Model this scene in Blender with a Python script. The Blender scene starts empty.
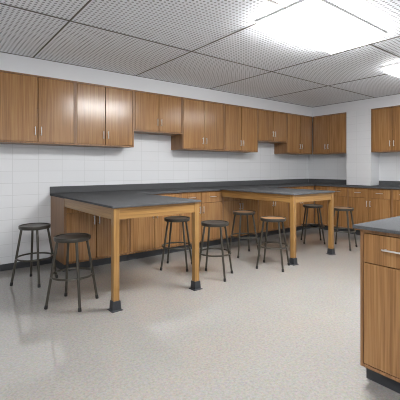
import bpy, bmesh, math
from mathutils import Vector, Matrix

SC = bpy.context.scene
COL = SC.collection
PI = math.pi

# ------------------------------------------------------------------ helpers
def add_box(bm, x0, x1, y0, y1, z0, z1, bev=0.0):
    t = bmesh.new()
    bmesh.ops.create_cube(t, size=1.0)
    for v in t.verts:
        v.co = Vector(((x0 + x1) / 2 + v.co.x * (x1 - x0),
                       (y0 + y1) / 2 + v.co.y * (y1 - y0),
                       (z0 + z1) / 2 + v.co.z * (z1 - z0)))
    if bev > 0:
        bmesh.ops.bevel(t, geom=list(t.edges), offset=bev, segments=2, profile=0.5, affect='EDGES')
    me = bpy.data.meshes.new('tmp')
    t.to_mesh(me); t.free()
    bm.from_mesh(me)
    bpy.data.meshes.remove(me)

def box(x0, x1, y0, y1, z0, z1, bev=0.0):
    bm = bmesh.new()
    add_box(bm, x0, x1, y0, y1, z0, z1, bev)
    return bm

def add_tube(bm, pts, r, seg=12, closed=False, radii=None, caps=True):
    pts = [Vector(p) for p in pts]
    n = len(pts)
    rings = []
    up0 = None
    for i, p in enumerate(pts):
        if closed:
            d = (pts[(i + 1) % n] - pts[i - 1]).normalized()
        else:
            d = (pts[min(i + 1, n - 1)] - pts[max(i - 1, 0)]).normalized()
        if up0 is None:
            ref = Vector((0, 0, 1)) if abs(d.z) < 0.9 else Vector((1, 0, 0))
            u = (ref - d * ref.dot(d)).normalized()
        else:
            u = (up0 - d * up0.dot(d)).normalized()
        up0 = u
        w = d.cross(u)
        rr = radii[i] if radii else r
        rings.append([bm.verts.new(p + (u * math.cos(2 * PI * k / seg) + w * math.sin(2 * PI * k / seg)) * rr)
                      for k in range(seg)])
    m = n if closed else n - 1
    for i in range(m):
        a, b = rings[i], rings[(i + 1) % n]
        for k in range(seg):
            bm.faces.new((a[k], a[(k + 1) % seg], b[(k + 1) % seg], b[k]))
    if not closed and caps:
        bm.faces.new(list(reversed(rings[0])))
        bm.faces.new(rings[-1])

def add_lathe(bm, prof, seg=48, cx=0.0, cy=0.0):
    """prof: list of (r, z); r == 0 closes to a point."""
    rings = []
    for r, z in prof:
        if r <= 1e-6:
            rings.append([bm.verts.new((cx, cy, z))])
        else:
            rings.append([bm.verts.new((cx + r * math.cos(2 * PI * k / seg), cy + r * math.sin(2 * PI * k / seg), z))
                          for k in range(seg)])
    for a, b in zip(rings, rings[1:]):
        for k in range(seg):
            k2 = (k + 1) % seg
            if len(a) == 1 and len(b) > 1:
                bm.faces.new((a[0], b[k], b[k2]))
            elif len(b) == 1 and len(a) > 1:
                bm.faces.new((a[k], b[0], a[k2]))
            else:
                bm.faces.new((a[k], b[k], b[k2], a[k2]))

def obj(name, bm, mat, parent=None, smooth=False):
    bmesh.ops.recalc_face_normals(bm, faces=bm.faces)
    me = bpy.data.meshes.new(name)
    bm.to_mesh(me); bm.free()
    me.materials.append(mat)
    if smooth:
        for p in me.polygons:
            p.use_smooth = True
        try:
            me.set_sharp_from_angle(angle=math.radians(40))
        except Exception:
            pass
    o = bpy.data.objects.new(name, me)
    COL.objects.link(o)
    if parent:
        o.parent = parent
    return o

def thing(name, label, cat, loc=(0, 0, 0), rotz=0.0, group=None):
    o = bpy.data.objects.new(name, None)
    COL.objects.link(o)
    o.location = loc
    o.rotation_euler = (0, 0, rotz)
    o.empty_display_size = 0.1
    o['label'] = label; o['category'] = cat
    if group:
        o['group'] = group
    return o

def tag(o, label, cat, group=None):
    o['label'] = label; o['category'] = cat
    if group:
        o['group'] = group
    return o

def struct(name, bm, mat):
    o = obj(name, bm, mat)
    o['kind'] = 'structure'
    return o

# ------------------------------------------------------------------ materials
def new_mat(name):
    m = bpy.data.materials.new(name)
    m.use_nodes = True
    nt = m.node_tree
    return m, nt, nt.nodes['Principled BSDF']

def srgb(r, g, b):
    f = lambda c: (c / 255 / 12.92) if c / 255 <= 0.04045 else ((c / 255 + 0.055) / 1.055) ** 2.4
    return (f(r), f(g), f(b), 1.0)

def wood(name, dark, mid, light, axis='z', rough=0.34, spec=0.5):
    m, nt, p = new_mat(name)
    N, L = nt.nodes, nt.links
    tc = N.new('ShaderNodeTexCoord')
    oi = N.new('ShaderNodeObjectInfo')
    sh = N.new('ShaderNodeVectorMath'); sh.operation = 'MULTIPLY_ADD'
    cmb = N.new('ShaderNodeCombineXYZ')
    for k in range(3):
        L.new(oi.outputs['Random'], cmb.inputs[k])
    sh.inputs[1].default_value = (37.0, 23.0, 51.0)
    L.new(cmb.outputs[0], sh.inputs[0]); L.new(tc.outputs['Object'], sh.inputs[2])
    along, across, fine = 1.3, 55.0, 190.0
    def mapped(a, c):
        mp = N.new('ShaderNodeMapping')
        s = {'x': (a, c, c), 'y': (c, a, c), 'z': (c, c, a)}[axis]
        mp.inputs['Scale'].default_value = s
        L.new(sh.outputs[0], mp.inputs['Vector'])
        return mp
    n1 = N.new('ShaderNodeTexNoise'); n1.inputs['Scale'].default_value = 1.0
    n1.inputs['Detail'].default_value = 5; n1.inputs['Roughness'].default_value = 0.6
    n1.inputs['Distortion'].default_value = 0.25
    L.new(mapped(along, across).outputs[0], n1.inputs['Vector'])
    n2 = N.new('ShaderNodeTexNoise'); n2.inputs['Scale'].default_value = 1.0
    n2.inputs['Detail'].default_value = 2
    L.new(mapped(3.0, fine).outputs[0], n2.inputs['Vector'])
    n3 = N.new('ShaderNodeTexNoise'); n3.inputs['Scale'].default_value = 1.0
    n3.inputs['Detail'].default_value = 1
    L.new(mapped(0.6, 6.0).outputs[0], n3.inputs['Vector'])
    mx = N.new('ShaderNodeMix'); mx.data_type = 'FLOAT'; mx.inputs[0].default_value = 0.35
    L.new(n1.outputs['Fac'], mx.inputs[2]); L.new(n2.outputs['Fac'], mx.inputs[3])
    mx2 = N.new('ShaderNodeMix'); mx2.data_type = 'FLOAT'; mx2.inputs[0].default_value = 0.18
    L.new(mx.outputs[0], mx2.inputs[2]); L.new(n3.outputs['Fac'], mx2.inputs[3])
    cr = N.new('ShaderNodeValToRGB')
    e = cr.color_ramp.elements
    e[0].position = 0.40; e[0].color = dark
    e[1].position = 0.60; e[1].color = light
    k = cr.color_ramp.elements.new(0.5); k.color = mid
    L.new(mx2.outputs[0], cr.inputs[0])
    # board to board tone
    hs = N.new('ShaderNodeHueSaturation')
    mr = N.new('ShaderNodeMapRange'); mr.inputs['To Min'].default_value = 0.96; mr.inputs['To Max'].default_value = 1.04
    L.new(oi.outputs['Random'], mr.inputs['Value']); L.new(mr.outputs[0], hs.inputs['Value'])
    L.new(cr.outputs[0], hs.inputs['Color'])
    L.new(hs.outputs[0], p.inputs['Base Color'])
    p.inputs['Roughness'].default_value = rough
    p.inputs['Specular IOR Level'].default_value = spec
    bp = N.new('ShaderNodeBump'); bp.inputs['Strength'].default_value = 0.06; bp.inputs['Distance'].default_value = 0.002
    L.new(n2.outputs['Fac'], bp.inputs['Height']); L.new(bp.outputs[0], p.inputs['Normal'])
    return m

def speckled(name, base, spot, scale=90.0, rough=0.3, amount=0.5, spec=0.5):
    m, nt, p = new_mat(name)
    N, L = nt.nodes, nt.links
    tc = N.new('ShaderNodeTexCoord')
    n = N.new('ShaderNodeTexNoise'); n.inputs['Scale'].default_value = scale; n.inputs['Detail'].default_value = 3
    L.new(tc.outputs['Object'], n.inputs['Vector'])
    cr = N.new('ShaderNodeValToRGB')
    cr.color_ramp.elements[0].position = 0.4; cr.color_ramp.elements[0].color = base
    cr.color_ramp.elements[1].position = 0.75; cr.color_ramp.elements[1].color = spot
    L.new(n.outputs['Fac'], cr.inputs[0])
    L.new(cr.outputs[0], p.inputs['Base Color'])
    p.inputs['Roughness'].default_value = rough
    p.inputs['Specular IOR Level'].default_value = spec
    return m

def plain(name, col, rough=0.5, metal=0.0, spec=0.5):
    m, nt, p = new_mat(name)
    N, L = nt.nodes, nt.links
    tc = N.new('ShaderNodeTexCoord')
    n = N.new('ShaderNodeTexNoise'); n.inputs['Scale'].default_value = 14.0; n.inputs['Detail'].default_value = 3
    L.new(tc.outputs['Object'], n.inputs['Vector'])
    mr = N.new('ShaderNodeMapRange')
    mr.inputs['To Min'].default_value = max(0.02, rough - 0.04); mr.inputs['To Max'].default_value = rough + 0.04
    L.new(n.outputs['Fac'], mr.inputs['Value']); L.new(mr.outputs[0], p.inputs['Roughness'])
    p.inputs['Base Color'].default_value = col
    p.inputs['Metallic'].default_value = metal
    p.inputs['Specular IOR Level'].default_value = spec
    return m

def tile_wall(name, horiz, tile, grout):
    m, nt, p = new_mat(name)
    N, L = nt.nodes, nt.links
    tc = N.new('ShaderNodeTexCoord')
    sp = N.new('ShaderNodeSeparateXYZ'); L.new(tc.outputs['Object'], sp.inputs[0])
    cb = N.new('ShaderNodeCombineXYZ')
    L.new(sp.outputs[horiz], cb.inputs[0]); L.new(sp.outputs['Z'], cb.inputs[1])
    mp = N.new('ShaderNodeMapping')
    mp.inputs['Location'].default_value = (-0.277 + 3.0, -0.015 + 1.5, 0)
    L.new(cb.outputs[0], mp.inputs['Vector'])
    br = N.new('ShaderNodeTexBrick')
    br.offset = 0.0; br.offset_frequency = 2; br.squash = 1.0
    br.inputs['Color1'].default_value = tile
    br.inputs['Color2'].default_value = tuple(c * 0.97 for c in tile[:3]) + (1,)
    br.inputs['Mortar'].default_value = grout
    br.inputs['Scale'].default_value = 1.0
    br.inputs['Mortar Size'].default_value = 0.0032
    br.inputs['Mortar Smooth'].default_value = 0.2
    br.inputs['Bias'].default_value = 0.0
    br.inputs['Brick Width'].default_value = 0.30
    br.inputs['Row Height'].default_value = 0.15
    L.new(mp.outputs[0], br.inputs['Vector'])
    L.new(br.outputs['Color'], p.inputs['Base Color'])
    p.inputs['Roughness'].default_value = 0.34
    bp = N.new('ShaderNodeBump'); bp.invert = True
    bp.inputs['Strength'].default_value = 0.25; bp.inputs['Distance'].default_value = 0.002
    L.new(br.outputs['Fac'], bp.inputs['Height']); L.new(bp.outputs[0], p.inputs['Normal'])
    return m

def perforated(name, base, hole):
    m, nt, p = new_mat(name)
    N, L = nt.nodes, nt.links
    tc = N.new('ShaderNodeTexCoord')
    v = N.new('ShaderNodeTexVoronoi'); v.voronoi_dimensions = '2D'
    v.inputs['Scale'].default_value = 25.0; v.inputs['Randomness'].default_value = 0.0
    L.new(tc.outputs['Object'], v.inputs['Vector'])
    cr = N.new('ShaderNodeValToRGB')
    cr.color_ramp.elements[0].position = 0.24; cr.color_ramp.elements[0].color = hole
    cr.color_ramp.elements[1].position = 0.30; cr.color_ramp.elements[1].color = base
    L.new(v.outputs['Distance'], cr.inputs[0]); L.new(cr.outputs[0], p.inputs['Base Color'])
    p.inputs['Roughness'].default_value = 0.55
    return m

def terrazzo(name):
    m, nt, p = new_mat(name)
    N, L = nt.nodes, nt.links
    tc = N.new('ShaderNodeTexCoord')
    n = N.new('ShaderNodeTexNoise'); n.inputs['Scale'].default_value = 60; n.inputs['Detail'].default_value = 4
    n.inputs['Roughness'].default_value = 0.7
    v = N.new('ShaderNodeTexVoronoi'); v.inputs['Scale'].default_value = 95
    n2 = N.new('ShaderNodeTexNoise'); n2.inputs['Scale'].default_value = 1.3; n2.inputs['Detail'].default_value = 2
    for x in (n, v, n2):
        L.new(tc.outputs['Object'], x.inputs['Vector'])
    cr = N.new('ShaderNodeValToRGB')
    cr.color_ramp.elements[0].position = 0.36; cr.color_ramp.elements[0].color = srgb(140, 136, 131)
    cr.color_ramp.elements[1].position = 0.62; cr.color_ramp.elements[1].color = srgb(154, 150, 145)
    L.new(n.outputs['Fac'], cr.inputs[0])
    mx = N.new('ShaderNodeMix'); mx.data_type = 'RGBA'; mx.inputs[0].default_value = 0.05
    L.new(cr.outputs[0], mx.inputs[6]); L.new(v.outputs['Color'], mx.inputs[7])
    hs = N.new('ShaderNodeHueSaturation'); hs.inputs['Saturation'].default_value = 0.85
    mr = N.new('ShaderNodeMapRange'); mr.inputs['To Min'].default_value = 0.95; mr.inputs['To Max'].default_value = 1.05
    L.new(n2.outputs['Fac'], mr.inputs['Value']); L.new(mr.outputs[0], hs.inputs['Value'])
    L.new(mx.outputs[2], hs.inputs['Color']); L.new(hs.outputs[0], p.inputs['Base Color'])
    mr2 = N.new('ShaderNodeMapRange'); mr2.inputs['To Min'].default_value = 0.05; mr2.inputs['To Max'].default_value = 0.09
    L.new(n.outputs['Fac'], mr2.inputs['Value']); L.new(mr2.outputs[0], p.inputs['Roughness'])
    p.inputs['IOR'].default_value = 1.65
    return m

W_D, W_M, W_L = srgb(128, 91, 54), srgb(148, 108, 67), srgb(163, 123, 80)
T_D, T_M, T_L = srgb(120, 87, 47), srgb(141, 105, 58), srgb(157, 121, 72)
M_DOOR = wood('cabinet oak', W_D, W_M, W_L, 'z', 0.2)
M_BODY = wood('cabinet carcass oak', srgb(110, 77, 47), srgb(132, 95, 60), srgb(150, 111, 74), 'z', 0.36)
M_TZ = wood('table oak upright', T_D, T_M, T_L, 'z', 0.36)
M_TX = wood('table oak crosswise', T_D, T_M, T_L, 'x', 0.36)
M_TY = wood('table oak lengthwise', T_D, T_M, T_L, 'y', 0.36)
M_TOP = speckled('charcoal epoxy resin', srgb(80, 81, 83), srgb(95, 96, 98), 220, 0.6, spec=0.0)
M_TOE = plain('charcoal vinyl', srgb(52, 54, 58), 0.5)
M_BOOT = plain('black rubber', srgb(38, 40, 45), 0.5)
M_CHROME = plain('satin steel', (0.66, 0.66, 0.65, 1), 0.34, 0.65)
M_STEEL = plain('dark painted steel', srgb(66, 63, 56), 0.34, 0.4)
M_CAP = plain('black rubber cap', srgb(22, 22, 22), 0.6)
M_PAN = plain('dark painted seat pan', srgb(58, 55, 50), 0.34, 0.3)
M_SEATD = speckled('dark brown hardboard', srgb(46, 40, 34), srgb(62, 53, 44), 70, 0.38)
M_SEATT = speckled('tan hardboard', srgb(140, 104, 70), srgb(160, 122, 84), 70, 0.45)
M_SEATG = speckled('grey brown hardboard', srgb(84, 74, 62), srgb(102, 90, 76), 70, 0.42)
M_WALLX = tile_wall('white wall tile back', 'X', srgb(216, 218, 221), srgb(199, 201, 203))
M_WALLY = tile_wall('white wall tile side', 'Y', srgb(216, 218, 221), srgb(205, 207, 210))
M_PAINT = plain('pale grey paint', srgb(214, 215, 218), 0.7)
M_CEIL = perforated('perforated ceiling panel', srgb(240, 244, 249), srgb(146, 150, 155))
M_GRID = plain('dark grid bar', srgb(88, 84, 80), 0.6)
M_FLOOR = terrazzo('polished terrazzo')
M_FRAME = plain('white lamp frame', srgb(225, 225, 225), 0.5)
def lamp(name, strength):
    m, nt, p = new_mat(name)
    p.inputs['Base Color'].default_value = (0.8, 0.8, 0.8, 1)
    p.inputs['Emission Color'].default_value = (1.0, 0.995, 0.985, 1)
    p.inputs['Emission Strength'].default_value = strength
    return m
# ------------------------------------------------------------------ dimensions
WB, WR = 4.90, 7.00            # back wall plane (Y), right wall plane (X)
WL, WF = -2.60, -3.60          # left wall and the wall behind the viewer
CEIL = 2.576
UF_B, UF_R = 4.57, 6.67        # fronts of upper cabinets and soffits
UZ0, UZ1 = 1.55, 2.37
BF_B, BF_R = 4.33, 6.38        # fronts of base cabinets
CZ = 0.922
CT = 0.030

# ------------------------------------------------------------------ the room
struct('floor', box(WL - .1, WR + .1, WF - .1, WB + .1, -0.1, 0.0), M_FLOOR)
struct('wall_back', box(WL - .1, WR + .1, WB, WB + .1, 0, CEIL + .1), M_WALLX)
struct('wall_right', box(WR, WR + .1, WF - .1, WB, 0, CEIL + .1), M_WALLY)
struct('wall_left', box(WL - .1, WL, WF - .1, WB, 0, CEIL + .1), M_PAINT)
bm = bmesh.new()
WIN = [(-2.0, -.2), (.4, 2.2), (2.8, 4.6)]
wz0, wz1 = .95, 2.35
add_box(bm, WL, WR, WF - .1, WF, 0, wz0)
add_box(bm, WL, WR, WF - .1, WF, wz1, CEIL + .1)
edges = [WL] + [v for p in WIN for v in p] + [WR]
for a, b in zip(edges[0::2], edges[1::2]):
    add_box(bm, a, b, WF - .1, WF, wz0, wz1)
struct('wall_front', bm, M_PAINT)
for i, (a, b) in enumerate(WIN):
    bm = bmesh.new()
    f = .05
    add_box(bm, a, a + f, WF - .08, WF - .02, wz0, wz1)
    add_box(bm, b - f, b, WF - .08, WF - .02, wz0, wz1)
    add_box(bm, (a + b) / 2 - .025, (a + b) / 2 + .025, WF - .08, WF - .02, wz0 + f, wz1 - f)
    add_box(bm, a + f, b - f, WF - .08, WF - .02, wz0, wz0 + f)
    add_box(bm, a + f, b - f, WF - .08, WF - .02, wz1 - f, wz1)
    struct('window_%d' % (i + 1), bm, M_FRAME)
struct('ceiling', box(WL, WR, WF, WB, CEIL, CEIL + .1), M_CEIL)
# plastered soffit that drops to the tops of the wall cabinets
struct('trim_1', box(WL, UF_R, UF_B, WB, UZ1, CEIL), M_PAINT)
struct('trim_2', box(UF_R, WR, WF, WB, UZ1, CEIL), M_PAINT)
# tiled pilaster on the right wall between the two wall cabinets
struct('wall_pilaster', box(UF_R, WR, 3.296, 3.786, CZ, UZ1), M_WALLY)
struct('baseboard_back', box(WL, 1.335, WB - .012, WB, 0, .08, .003), M_TOE)
struct('baseboard_left', box(WL, WL + .012, WF, WB - .012, 0, .08, .003), M_TOE)
bm = bmesh.new()
for x in (-1.68, -0.32, 1.04, 2.40, 3.765, 5.13):
    add_box(bm, x - .007, x + .007, WF, UF_B, CEIL - .004, CEIL + .002)
for y in (-2.22, -0.855, 0.51, 1.865, 3.225):
    add_box(bm, WL, UF_R, y - .007, y + .007, CEIL - .0045, CEIL + .002)
add_box(bm, WL, UF_R, UF_B - .010, UF_B, CEIL - .006, CEIL + .002)
add_box(bm, UF_R - .010, UF_R, WF, UF_B, CEIL - .0065, CEIL + .002)
struct('trim_3', bm, M_GRID)

# ------------------------------------------------------------------ handles
def bar_handle(parent, x, yf, z, length, vertical, r=0.0048, stand=0.026):
    """slim rounded bar pull on two posts, on a front face at local y = yf (front is -y)"""
    bm = bmesh.new()
    h = length / 2
    def P(t, d):
        return (x, yf - d, z + t) if vertical else (x + t, yf - d, z)
    add_tube(bm, [P(-h, stand), P(-h + .002, stand), P(h - .002, stand), P(h, stand)], r, 10,
             radii=[r * .8, r, r, r * .8])
    for q in (-h + .014, h - .014):
        add_tube(bm, [P(q, -.001), P(q, stand)], r * .85, 10)
    return obj('handle', bm, M_CHROME, parent, smooth=True)

TH = 0.020   # door thickness
GAP = 0.0045

def wall_cabinet(label, loc, rotz, width, z0, z1, depth, doors, handle_z=0.10, left_filler=0.0):
    """local frame: x from 0 to width along the wall, y = 0 at the door faces, back at +depth, z = 0 at underside"""
    t = thing('wall_cabinet', label, 'cabinet', (loc[0], loc[1], z0), rotz, 'oak wall cabinets')
    h = z1 - z0
    bm = bmesh.new()
    th = 0.018
    # open box with real panels; the doors sit inset, flush with the panel edges
    add_box(bm, 0.0006, th, 0, depth, 0, h, .001)
    add_box(bm, width - th, width - 0.0006, 0, depth, 0, h, .001)
    add_box(bm, th, width - th, 0, depth, 0, th, .001)
    add_box(bm, th, width - th, 0.003, depth, h - th, h)
    add_box(bm, th, width - th, depth - .008, depth, th, h - th)
    if left_filler > 0:
        add_box(bm, th, left_filler, 0, TH, th, h - th)
    obj('carcass', bm, M_BODY, t)
    bm = box(th, width - th, TH + .06, depth - .01, h * .52, h * .52 + .018)
    obj('shelf', bm, M_BODY, t)
    for (a, b, hs) in doors:
        a2 = max(a, th) + GAP; b2 = min(b, width - th) - GAP
        d = obj('door', box(a2, b2, 0, TH - .001, th + GAP, h - th - GAP, .0015), M_DOOR, t)
        hx = (b2 - .030) if hs == 'r' else (a2 + .030)
        bar_handle(d, hx, 0, handle_z + .05, .105, True)
    return t

def base_cabinet(label, loc, rotz, width, depth, seams, fronts, end_panel=None, toe_in=0.07, top=None):
    """seams: x of the column edges; fronts: per column (drawer?, handle side of door)"""
    t = thing('base_cabinet', label, 'cabinet', (loc[0], loc[1], 0), rotz, 'oak base cabinets')
    bm = bmesh.new()
    th = 0.018
    top = top or CZ - CT
    ftop = .876
    add_box(bm, 0.0006, th, 0, depth, .1, top, .001)
    add_box(bm, width - th, width - .0006, 0, depth, .1, top, .001)
    add_box(bm, th, width - th, 0, depth, .1, .1 + th, .001)
    add_box(bm, th, width - th, depth - .008, depth, .1 + th, top)
    add_box(bm, th, width - th, 0, TH, ftop + GAP, top)
    if fronts[0][1] is None:
        add_box(bm, seams[1] - .02, seams[1], 0, TH, .1 + th, top - .002)
    obj('carcass', bm, M_BODY, t)
    obj('toe_kick', box(.001, width - .001, toe_in, toe_in + .016, 0, .1, .001), M_TOE, t)
    if end_panel == 'l':
        e = obj('end_panel', box(-.012, 0.0, 0, depth, .1, top, .001), M_BODY, t)
        obj('end_toe_kick', box(-.004, .0005, toe_in, depth, 0, .1), M_TOE, t)
    for (a, b), (drw, hs) in zip(zip(seams, seams[1:]), fronts):
        nm = 'drawer' if drw else 'fixed_panel'
        a2 = max(a, th) + GAP; b2 = min(b, width - th) - GAP
        if hs is None:
            b2 = b - .02 - GAP
        d = obj(nm, box(a2, b2, 0, TH - .001, .708 + GAP / 2, ftop, .0015), M_DOOR, t)
        if drw:
            bar_handle(d, (a + b) / 2, 0, .802, .125, False)
        d = obj('door' if hs else 'filler_panel', box(a2, b2, 0, TH - .001, .1 + th + GAP, .708 - GAP / 2, .0015), M_DOOR, t)
        if hs:
            hx = (b2 - .028) if hs == 'r' else (a2 + .028)
            bar_handle(d, hx, 0, .605, .11, True)
    return t

# ------------------------------------------------------------------ wall cabinets, long wall
UD = WB - UF_B
def ub(label, x0, x1, z0, seam, lf=0.0):
    w = x1 - x0
    wall_cabinet(label, (x0, UF_B), 0, w, z0, UZ1, UD, [(lf, seam - x0, 'r'), (seam - x0, w, 'l')], left_filler=lf)
ub('tall oak wall cabinet at the far left, cut by the photo edge', .645, 1.545, UZ0, 1.095)
ub('tall oak wall cabinet with a bright sheen, just left of the nearer short cabinet', 1.545, 2.375, UZ0, 1.949)
ub('short raised oak wall cabinet above the nearer table, between two tall ones', 2.375, 3.222, 1.785, 2.791)
ub('tall oak wall cabinet just right of the nearer short cabinet, with a dark side panel', 3.222, 4.107, UZ0, 3.66)
ub('tall oak wall cabinet just left of the farther short cabinet', 4.107, 4.945, UZ0, 4.517)
ub('short raised oak wall cabinet above the farther table, nearer the corner', 4.945, 5.80, 1.765, 5.388)
ub('tall oak wall cabinet on the long wall against the room corner', 5.80, 6.655, UZ0, 6.246)
# right wall: local x runs towards -Y
UDR = WR - UF_R
wall_cabinet('tall oak wall cabinet on the right wall between corner and white pilaster', (UF_R, 4.565), -PI / 2,
             4.565 - 3.79, UZ0, UZ1, UDR, [(.02, 4.565 - 4.219, 'r'), (4.565 - 4.219, 4.565 - 3.79, 'l')], left_filler=.02)
wall_cabinet('tall oak wall cabinet right of the white pilaster, at the photo edge', (UF_R, 3.292), -PI / 2,
             .764, UZ0, UZ1, UDR, [(0, .38, 'r'), (.38, .764, 'l')])

# ------------------------------------------------------------------ base cabinets
BD = WB - BF_B - .004
D1 = [(True, 'r'), (True, 'l')]
F1 = [(False, 'r'), (False, 'l')]
bx = [1.34, 2.18, 3.02, 3.86, 4.70, 5.54, 6.375]
mids = [1.727, 2.576, 3.41, 4.256, 5.105, 5.93]
blabels = ['oak base cabinet at the left end of the run, behind the nearer table',
           'oak base cabinet behind the right leg of the nearer table',
           'oak base cabinet with two drawers showing in the gap between the tables',
           'oak base cabinet behind the left half of the farther table',
           'oak base cabinet behind the right front corner of the farther table',
           'oak base cabinet at the corner end of the long run, beyond the farther table']
for i in range(6):
    w = bx[i + 1] - bx[i]
    base_cabinet(blabels[i], (bx[i], BF_B), 0, w, BD, [0, mids[i] - bx[i], w],
                 F1 if i in (0, 3) else D1, end_panel='l' if i == 0 else None)
BDR = WR - BF_R - .004
rw = 4.322 - 3.592
base_cabinet('oak base cabinet in the room corner, behind the stool right of the table', (BF_R, 4.322), -PI / 2, rw, BDR,
             [0, .31, rw], [(False, None), (True, 'l')])
base_cabinet('oak base cabinet with two drawers under the white pilaster', (BF_R, 3.592), -PI / 2, .80, BDR,
             [0, .401, .80], D1)
base_cabinet('oak base cabinet on the right wall at the photo edge, right of the pilaster', (BF_R, 2.792), -PI / 2, .80, BDR,
             [0, .40, .80], D1)

# ------------------------------------------------------------------ L-shaped worktop with backsplash
XL = 1.318
YN = 1.99
def prism(bm, poly, z0, z1):
    lo = [bm.verts.new((x, y, z0)) for x, y in poly]
    hi = [bm.verts.new((x, y, z1)) for x, y in poly]
    n = len(poly)
    bm.faces.new(list(reversed(lo))); bm.faces.new(hi)
    for i in range(n):
        bm.faces.new((lo[i], lo[(i + 1) % n], hi[(i + 1) % n], hi[i]))
t = thing('countertop', 'long L-shaped charcoal worktop running along both tiled walls', 'countertop', (XL, BF_B - .03, CZ - CT))
ox, oy, oz = t.location
bm = bmesh.new()
prism(bm, [(XL - ox, WB - oy - .001), (XL - ox, BF_B - .03 - oy), (BF_R - .03 - ox, BF_B - .03 - oy), (BF_R - .03 - ox, YN - oy),
           (WR - ox - .001, YN - oy), (WR - ox - .001, WB - oy - .001)], 0, CT)
bmesh.ops.recalc_face_normals(bm, faces=bm.faces)
bmesh.ops.bevel(bm, geom=[e for e in bm.edges], offset=.003, segments=2, affect='EDGES')
obj('worktop_slab', bm, M_TOP, t)
obj('backsplash', box(XL - ox, WR - .022 - ox, WB - .022 - oy, WB - .001 - oy, CT, CT + .088, .002), M_TOP, t)
obj('backsplash', box(WR - .022 - ox, WR - .001 - ox, 3.787 - oy, WB - .0225 - oy, CT, CT + .088, .002), M_TOP, t)
obj('backsplash', box(WR - .022 - ox, WR - .001 - ox, YN - oy, 3.295 - oy, CT, CT + .088, .002), M_TOP, t)

# ------------------------------------------------------------------ lab tables
def lab_table(label, x0, x1, y0, y1):
    cx, cy = (x0 + x1) / 2, (y0 + y1) / 2
    t = thing('lab_table', label, 'table', (cx, cy, 0), 0, 'oak lab tables')
    a, b, c, d = x0 - cx, x1 - cx, y0 - cy, y1 - cy
    tt = .020
    obj('table_top', box(a, b, c, d, CZ - tt, CZ, .003), M_TOP, t)
    ov, lw, ah = .016, .056, .105
    zt = CZ - tt
    for s in (0, 1):
        lx = a + ov if s == 0 else b - ov - lw
        ly = c + .014
        lg = obj('leg', box(lx, lx + lw, ly, ly + lw, .02, zt - .0005, .003), M_TZ, t)
        bm = bmesh.new()
        e = .006
        # tapered rubber boot over the foot, on a wider flange
        prof = [(.024, 0.0), (.024, .005), (.010, .011), (.0065, .084), (.0005, .086)]
        rings = []
        for g, z in prof:
            rings.append([bm.verts.new(q) for q in ((lx - g, ly - g, z), (lx + lw + g, ly - g, z),
                                                    (lx + lw + g, ly + lw + g, z), (lx - g, ly + lw + g, z))])
        for r0, r1 in zip(rings, rings[1:]):
            for k in range(4):
                bm.faces.new((r0[k], r0[(k + 1) % 4], r1[(k + 1) % 4], r1[k]))
        bm.faces.new(list(reversed(rings[0])))
        # inner collar down into the boot so the leg seats inside it
        bm.faces.new(rings[-1])
        obj('foot_boot', bm, M_BOOT, lg)
    ly = c + .014
    obj('apron', box(a + ov + lw, b - ov - lw, ly + .006, ly + .026, zt - ah, zt - .0005, .002), M_TX, t)
    obj('apron', box(a + ov + .004, a + ov + .024, ly + lw, d - .01, zt - ah, zt - .0005, .002), M_TY, t)
    obj('apron', box(b - ov - .024, b - ov - .004, ly + lw, d - .01, zt - ah, zt - .0005, .002), M_TY, t)
    return t
lab_table('nearer oak lab table with a charcoal top, at left, joined to the long worktop', 1.299, 2.281, 2.895, BF_B - .032)
lab_table('farther oak lab table with a charcoal top, right of centre, joined to the worktop', 3.768, 4.735, 2.86, BF_B - .032)

# ------------------------------------------------------------------ island at right
IX, IY = 2.02, 1.061
it = base_cabinet('oak island cabinet in the right foreground with a drawer and a silver bar handle', (IX, IY), -PI / 2, .80, .62,
                  [0.0, .39, .80], D1, top=CZ - .020)
it['group'] = 'oak base cabinets'
ct = obj('island_countertop', box(1.988, 2.70, .20, 1.093, CZ - .020, CZ, .003), M_TOP)
tag(ct, 'charcoal slab worktop on the island cabinet in the right foreground', 'countertop')

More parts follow.
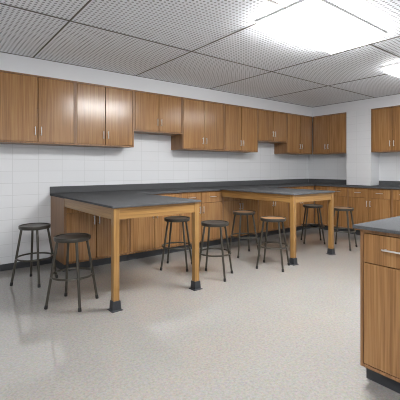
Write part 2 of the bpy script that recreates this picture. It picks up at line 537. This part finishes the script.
# ------------------------------------------------------------------ stools
SEAT_Z = .628
def make_stool():
    t = thing('lab_stool', '', 'stool', (0, 0, 0), 0, 'round lab stools')
    R = .162
    bm = bmesh.new()
    add_lathe(bm, [(0, SEAT_Z - .040), (R - .02, SEAT_Z - .040), (R - .005, SEAT_Z - .037), (R, SEAT_Z - .030), (R, SEAT_Z - .006),
                   (R - .002, SEAT_Z - .001), (R - .006, SEAT_Z), (R - .012, SEAT_Z - .003), (R - .014, SEAT_Z - .016), (0, SEAT_Z - .020)], 56)
    obj('seat_pan', bm, M_PAN, t, True)
    bm = bmesh.new()
    add_lathe(bm, [(R - .0145, SEAT_Z - .0165), (R - .0145, SEAT_Z - .010), (R - .018, SEAT_Z - .0085), (R - .05, SEAT_Z - .010), (R - .10, SEAT_Z - .0120), (0, SEAT_Z - .0125)], 56)
    obj('seat_board', bm, M_SEATD, t, True)
    for k in range(4):
        a = k * PI / 2
        ca, sa = math.cos(a), math.sin(a)
        r0, r1 = .232, .132
        P = lambda z: ((r0 + (r1 - r0) * z / (SEAT_Z - .03)) * ca, (r0 + (r1 - r0) * z / (SEAT_Z - .03)) * sa, z)
        bm = bmesh.new()
        add_tube(bm, [P(.012), P(.2), P(.4), P(SEAT_Z - .038)], .0125, 12)
        lg = obj('leg', bm, M_STEEL, t, True)
        bm = bmesh.new()
        add_tube(bm, [P(0.0), P(.004), P(.03), P(.034)], .015, 12, radii=[.0145, .0155, .0145, .0125])
        obj('foot_cap', bm, M_CAP, lg, True)
    zr = .274
    rr = .232 + (.132 - .232) * zr / (SEAT_Z - .03)
    bm = bmesh.new()
    add_tube(bm, [((rr) * math.cos(2 * PI * k / 56), (rr) * math.sin(2 * PI * k / 56), zr) for k in range(56)], .0098, 8, closed=True)
    obj('foot_ring', bm, M_STEEL, t, True)
    return t

def copy_tree(root):
    r = root.copy(); COL.objects.link(r)
    for ch in list(root.children):
        c = ch.copy(); COL.objects.link(c); c.parent = r
        for g in list(ch.children):
            d = g.copy(); COL.objects.link(d); d.parent = c
    return r

stools = [
    (.977, 4.215, -3, M_SEATD, 'dark round stool at far left against the white tiled wall'),
    (1.094, 3.320, -3, M_SEATD, 'dark round stool nearest the viewer, in front of the cabinet end panel'),
    (2.537, 3.719, -2, M_SEATD, 'dark stool partly hidden under and behind the nearer table, left of its right leg'),
    (2.682, 3.150, -12, M_SEATD, 'dark round stool just right of the nearer table'),
    (3.672, 3.665, 25, M_SEATT, 'tan-topped stool between the tables, farther back, nearer the cabinet doors'),
    (3.504, 2.979, -19, M_SEATT, 'tan-topped stool just left of the farther table\'s front leg'),
    (5.215, 3.570, -1, M_SEATG, 'grey-brown-topped stool seen between the two legs of the farther table'),
    (5.235, 3.035, -32, M_SEATT, 'tan-topped stool right of the farther table, before the right wall cabinets'),
]
proto = make_stool()
for i, (x, y, a, m, lab) in enumerate(stools):
    o = proto if i == 0 else copy_tree(proto)
    o.location = (x, y, 0); o.rotation_euler = (0, 0, math.radians(a)); o['label'] = lab
    for ch in o.children:
        if ch.name.startswith('seat_board') and m is not M_SEATD:
            ch.data = ch.data.copy(); ch.data.materials[0] = m

# ------------------------------------------------------------------ ceiling lights
def troffer(label, cx, cy, lx=1.2, ly=.6, m=None):
    t = thing('ceiling_light', label, 'light', (cx, cy, CEIL), 0, 'ceiling light panels')
    bm = bmesh.new()
    f = .03
    add_box(bm, -lx / 2, lx / 2, -ly / 2, -ly / 2 + f, -.018, 0)
    add_box(bm, -lx / 2, lx / 2, ly / 2 - f, ly / 2, -.018, 0)
    add_box(bm, -lx / 2, -lx / 2 + f, -ly / 2 + f, ly / 2 - f, -.018, 0)
    add_box(bm, lx / 2 - f, lx / 2, -ly / 2 + f, ly / 2 - f, -.018, 0)
    obj('frame', bm, M_FRAME, t)
    obj('diffuser', box(-lx / 2 + f, lx / 2 - f, -ly / 2 + f, ly / 2 - f, -.075, -.004, .006), m, t)
    return t
for lab, x, y, st in (
        ('white ceiling light panel nearest the tables', 2.95, 1.9, 56),
        ('white ceiling light panel toward the right wall', 5.3, 1.9, 13),
        ('added white ceiling light panel toward the left, out of view', .35, 1.9, 8),  # unseen panel, added to lift the left wall and cabinets
        ('added white fill light panel above the viewer, out of view', -.45, -.5, 50),  # unseen fill panel, added to brighten the island face
        ('added white ceiling light panel above the island, out of view', 2.95, -.9, 5),  # out of view, added as weak extra light over the island
        ('added white ceiling light panel behind the island by the right wall, out of view', 5.3, -.9, 8)):  # out of view, added to light the near right of the room
    troffer(lab, x, y, m=lamp('lamp diffuser', st))

# ------------------------------------------------------------------ world, camera, colour
w = bpy.data.worlds.new('world'); SC.world = w; w.use_nodes = True
w.node_tree.nodes['Background'].inputs[0].default_value = (.98, .99, 1.0, 1)
w.node_tree.nodes['Background'].inputs[1].default_value = 3.6

T = math.radians(38)
cam = bpy.data.cameras.new('camera')
cam.sensor_width = 36; cam.sensor_fit = 'HORIZONTAL'
cam.lens = 355 / 400 * 36
cam.shift_y = -32 / 400
cam.clip_start = .05
co = bpy.data.objects.new('camera', cam); COL.objects.link(co)
co.location = (0, 0, 1.255); co.rotation_euler = (PI / 2, 0, -T)
SC.camera = co

vs = SC.view_settings
SC.display_settings.display_device = 'sRGB'
vs.view_transform = 'Standard'; vs.look = 'None'; vs.gamma = 1.0; vs.exposure = 0.0
vs.use_curve_mapping = False
SC.cycles.filter_width = 1.0
SC.cycles.max_bounces = 10
SC.cycles.diffuse_bounces = 6
SC.cycles.sample_clamp_indirect = 6
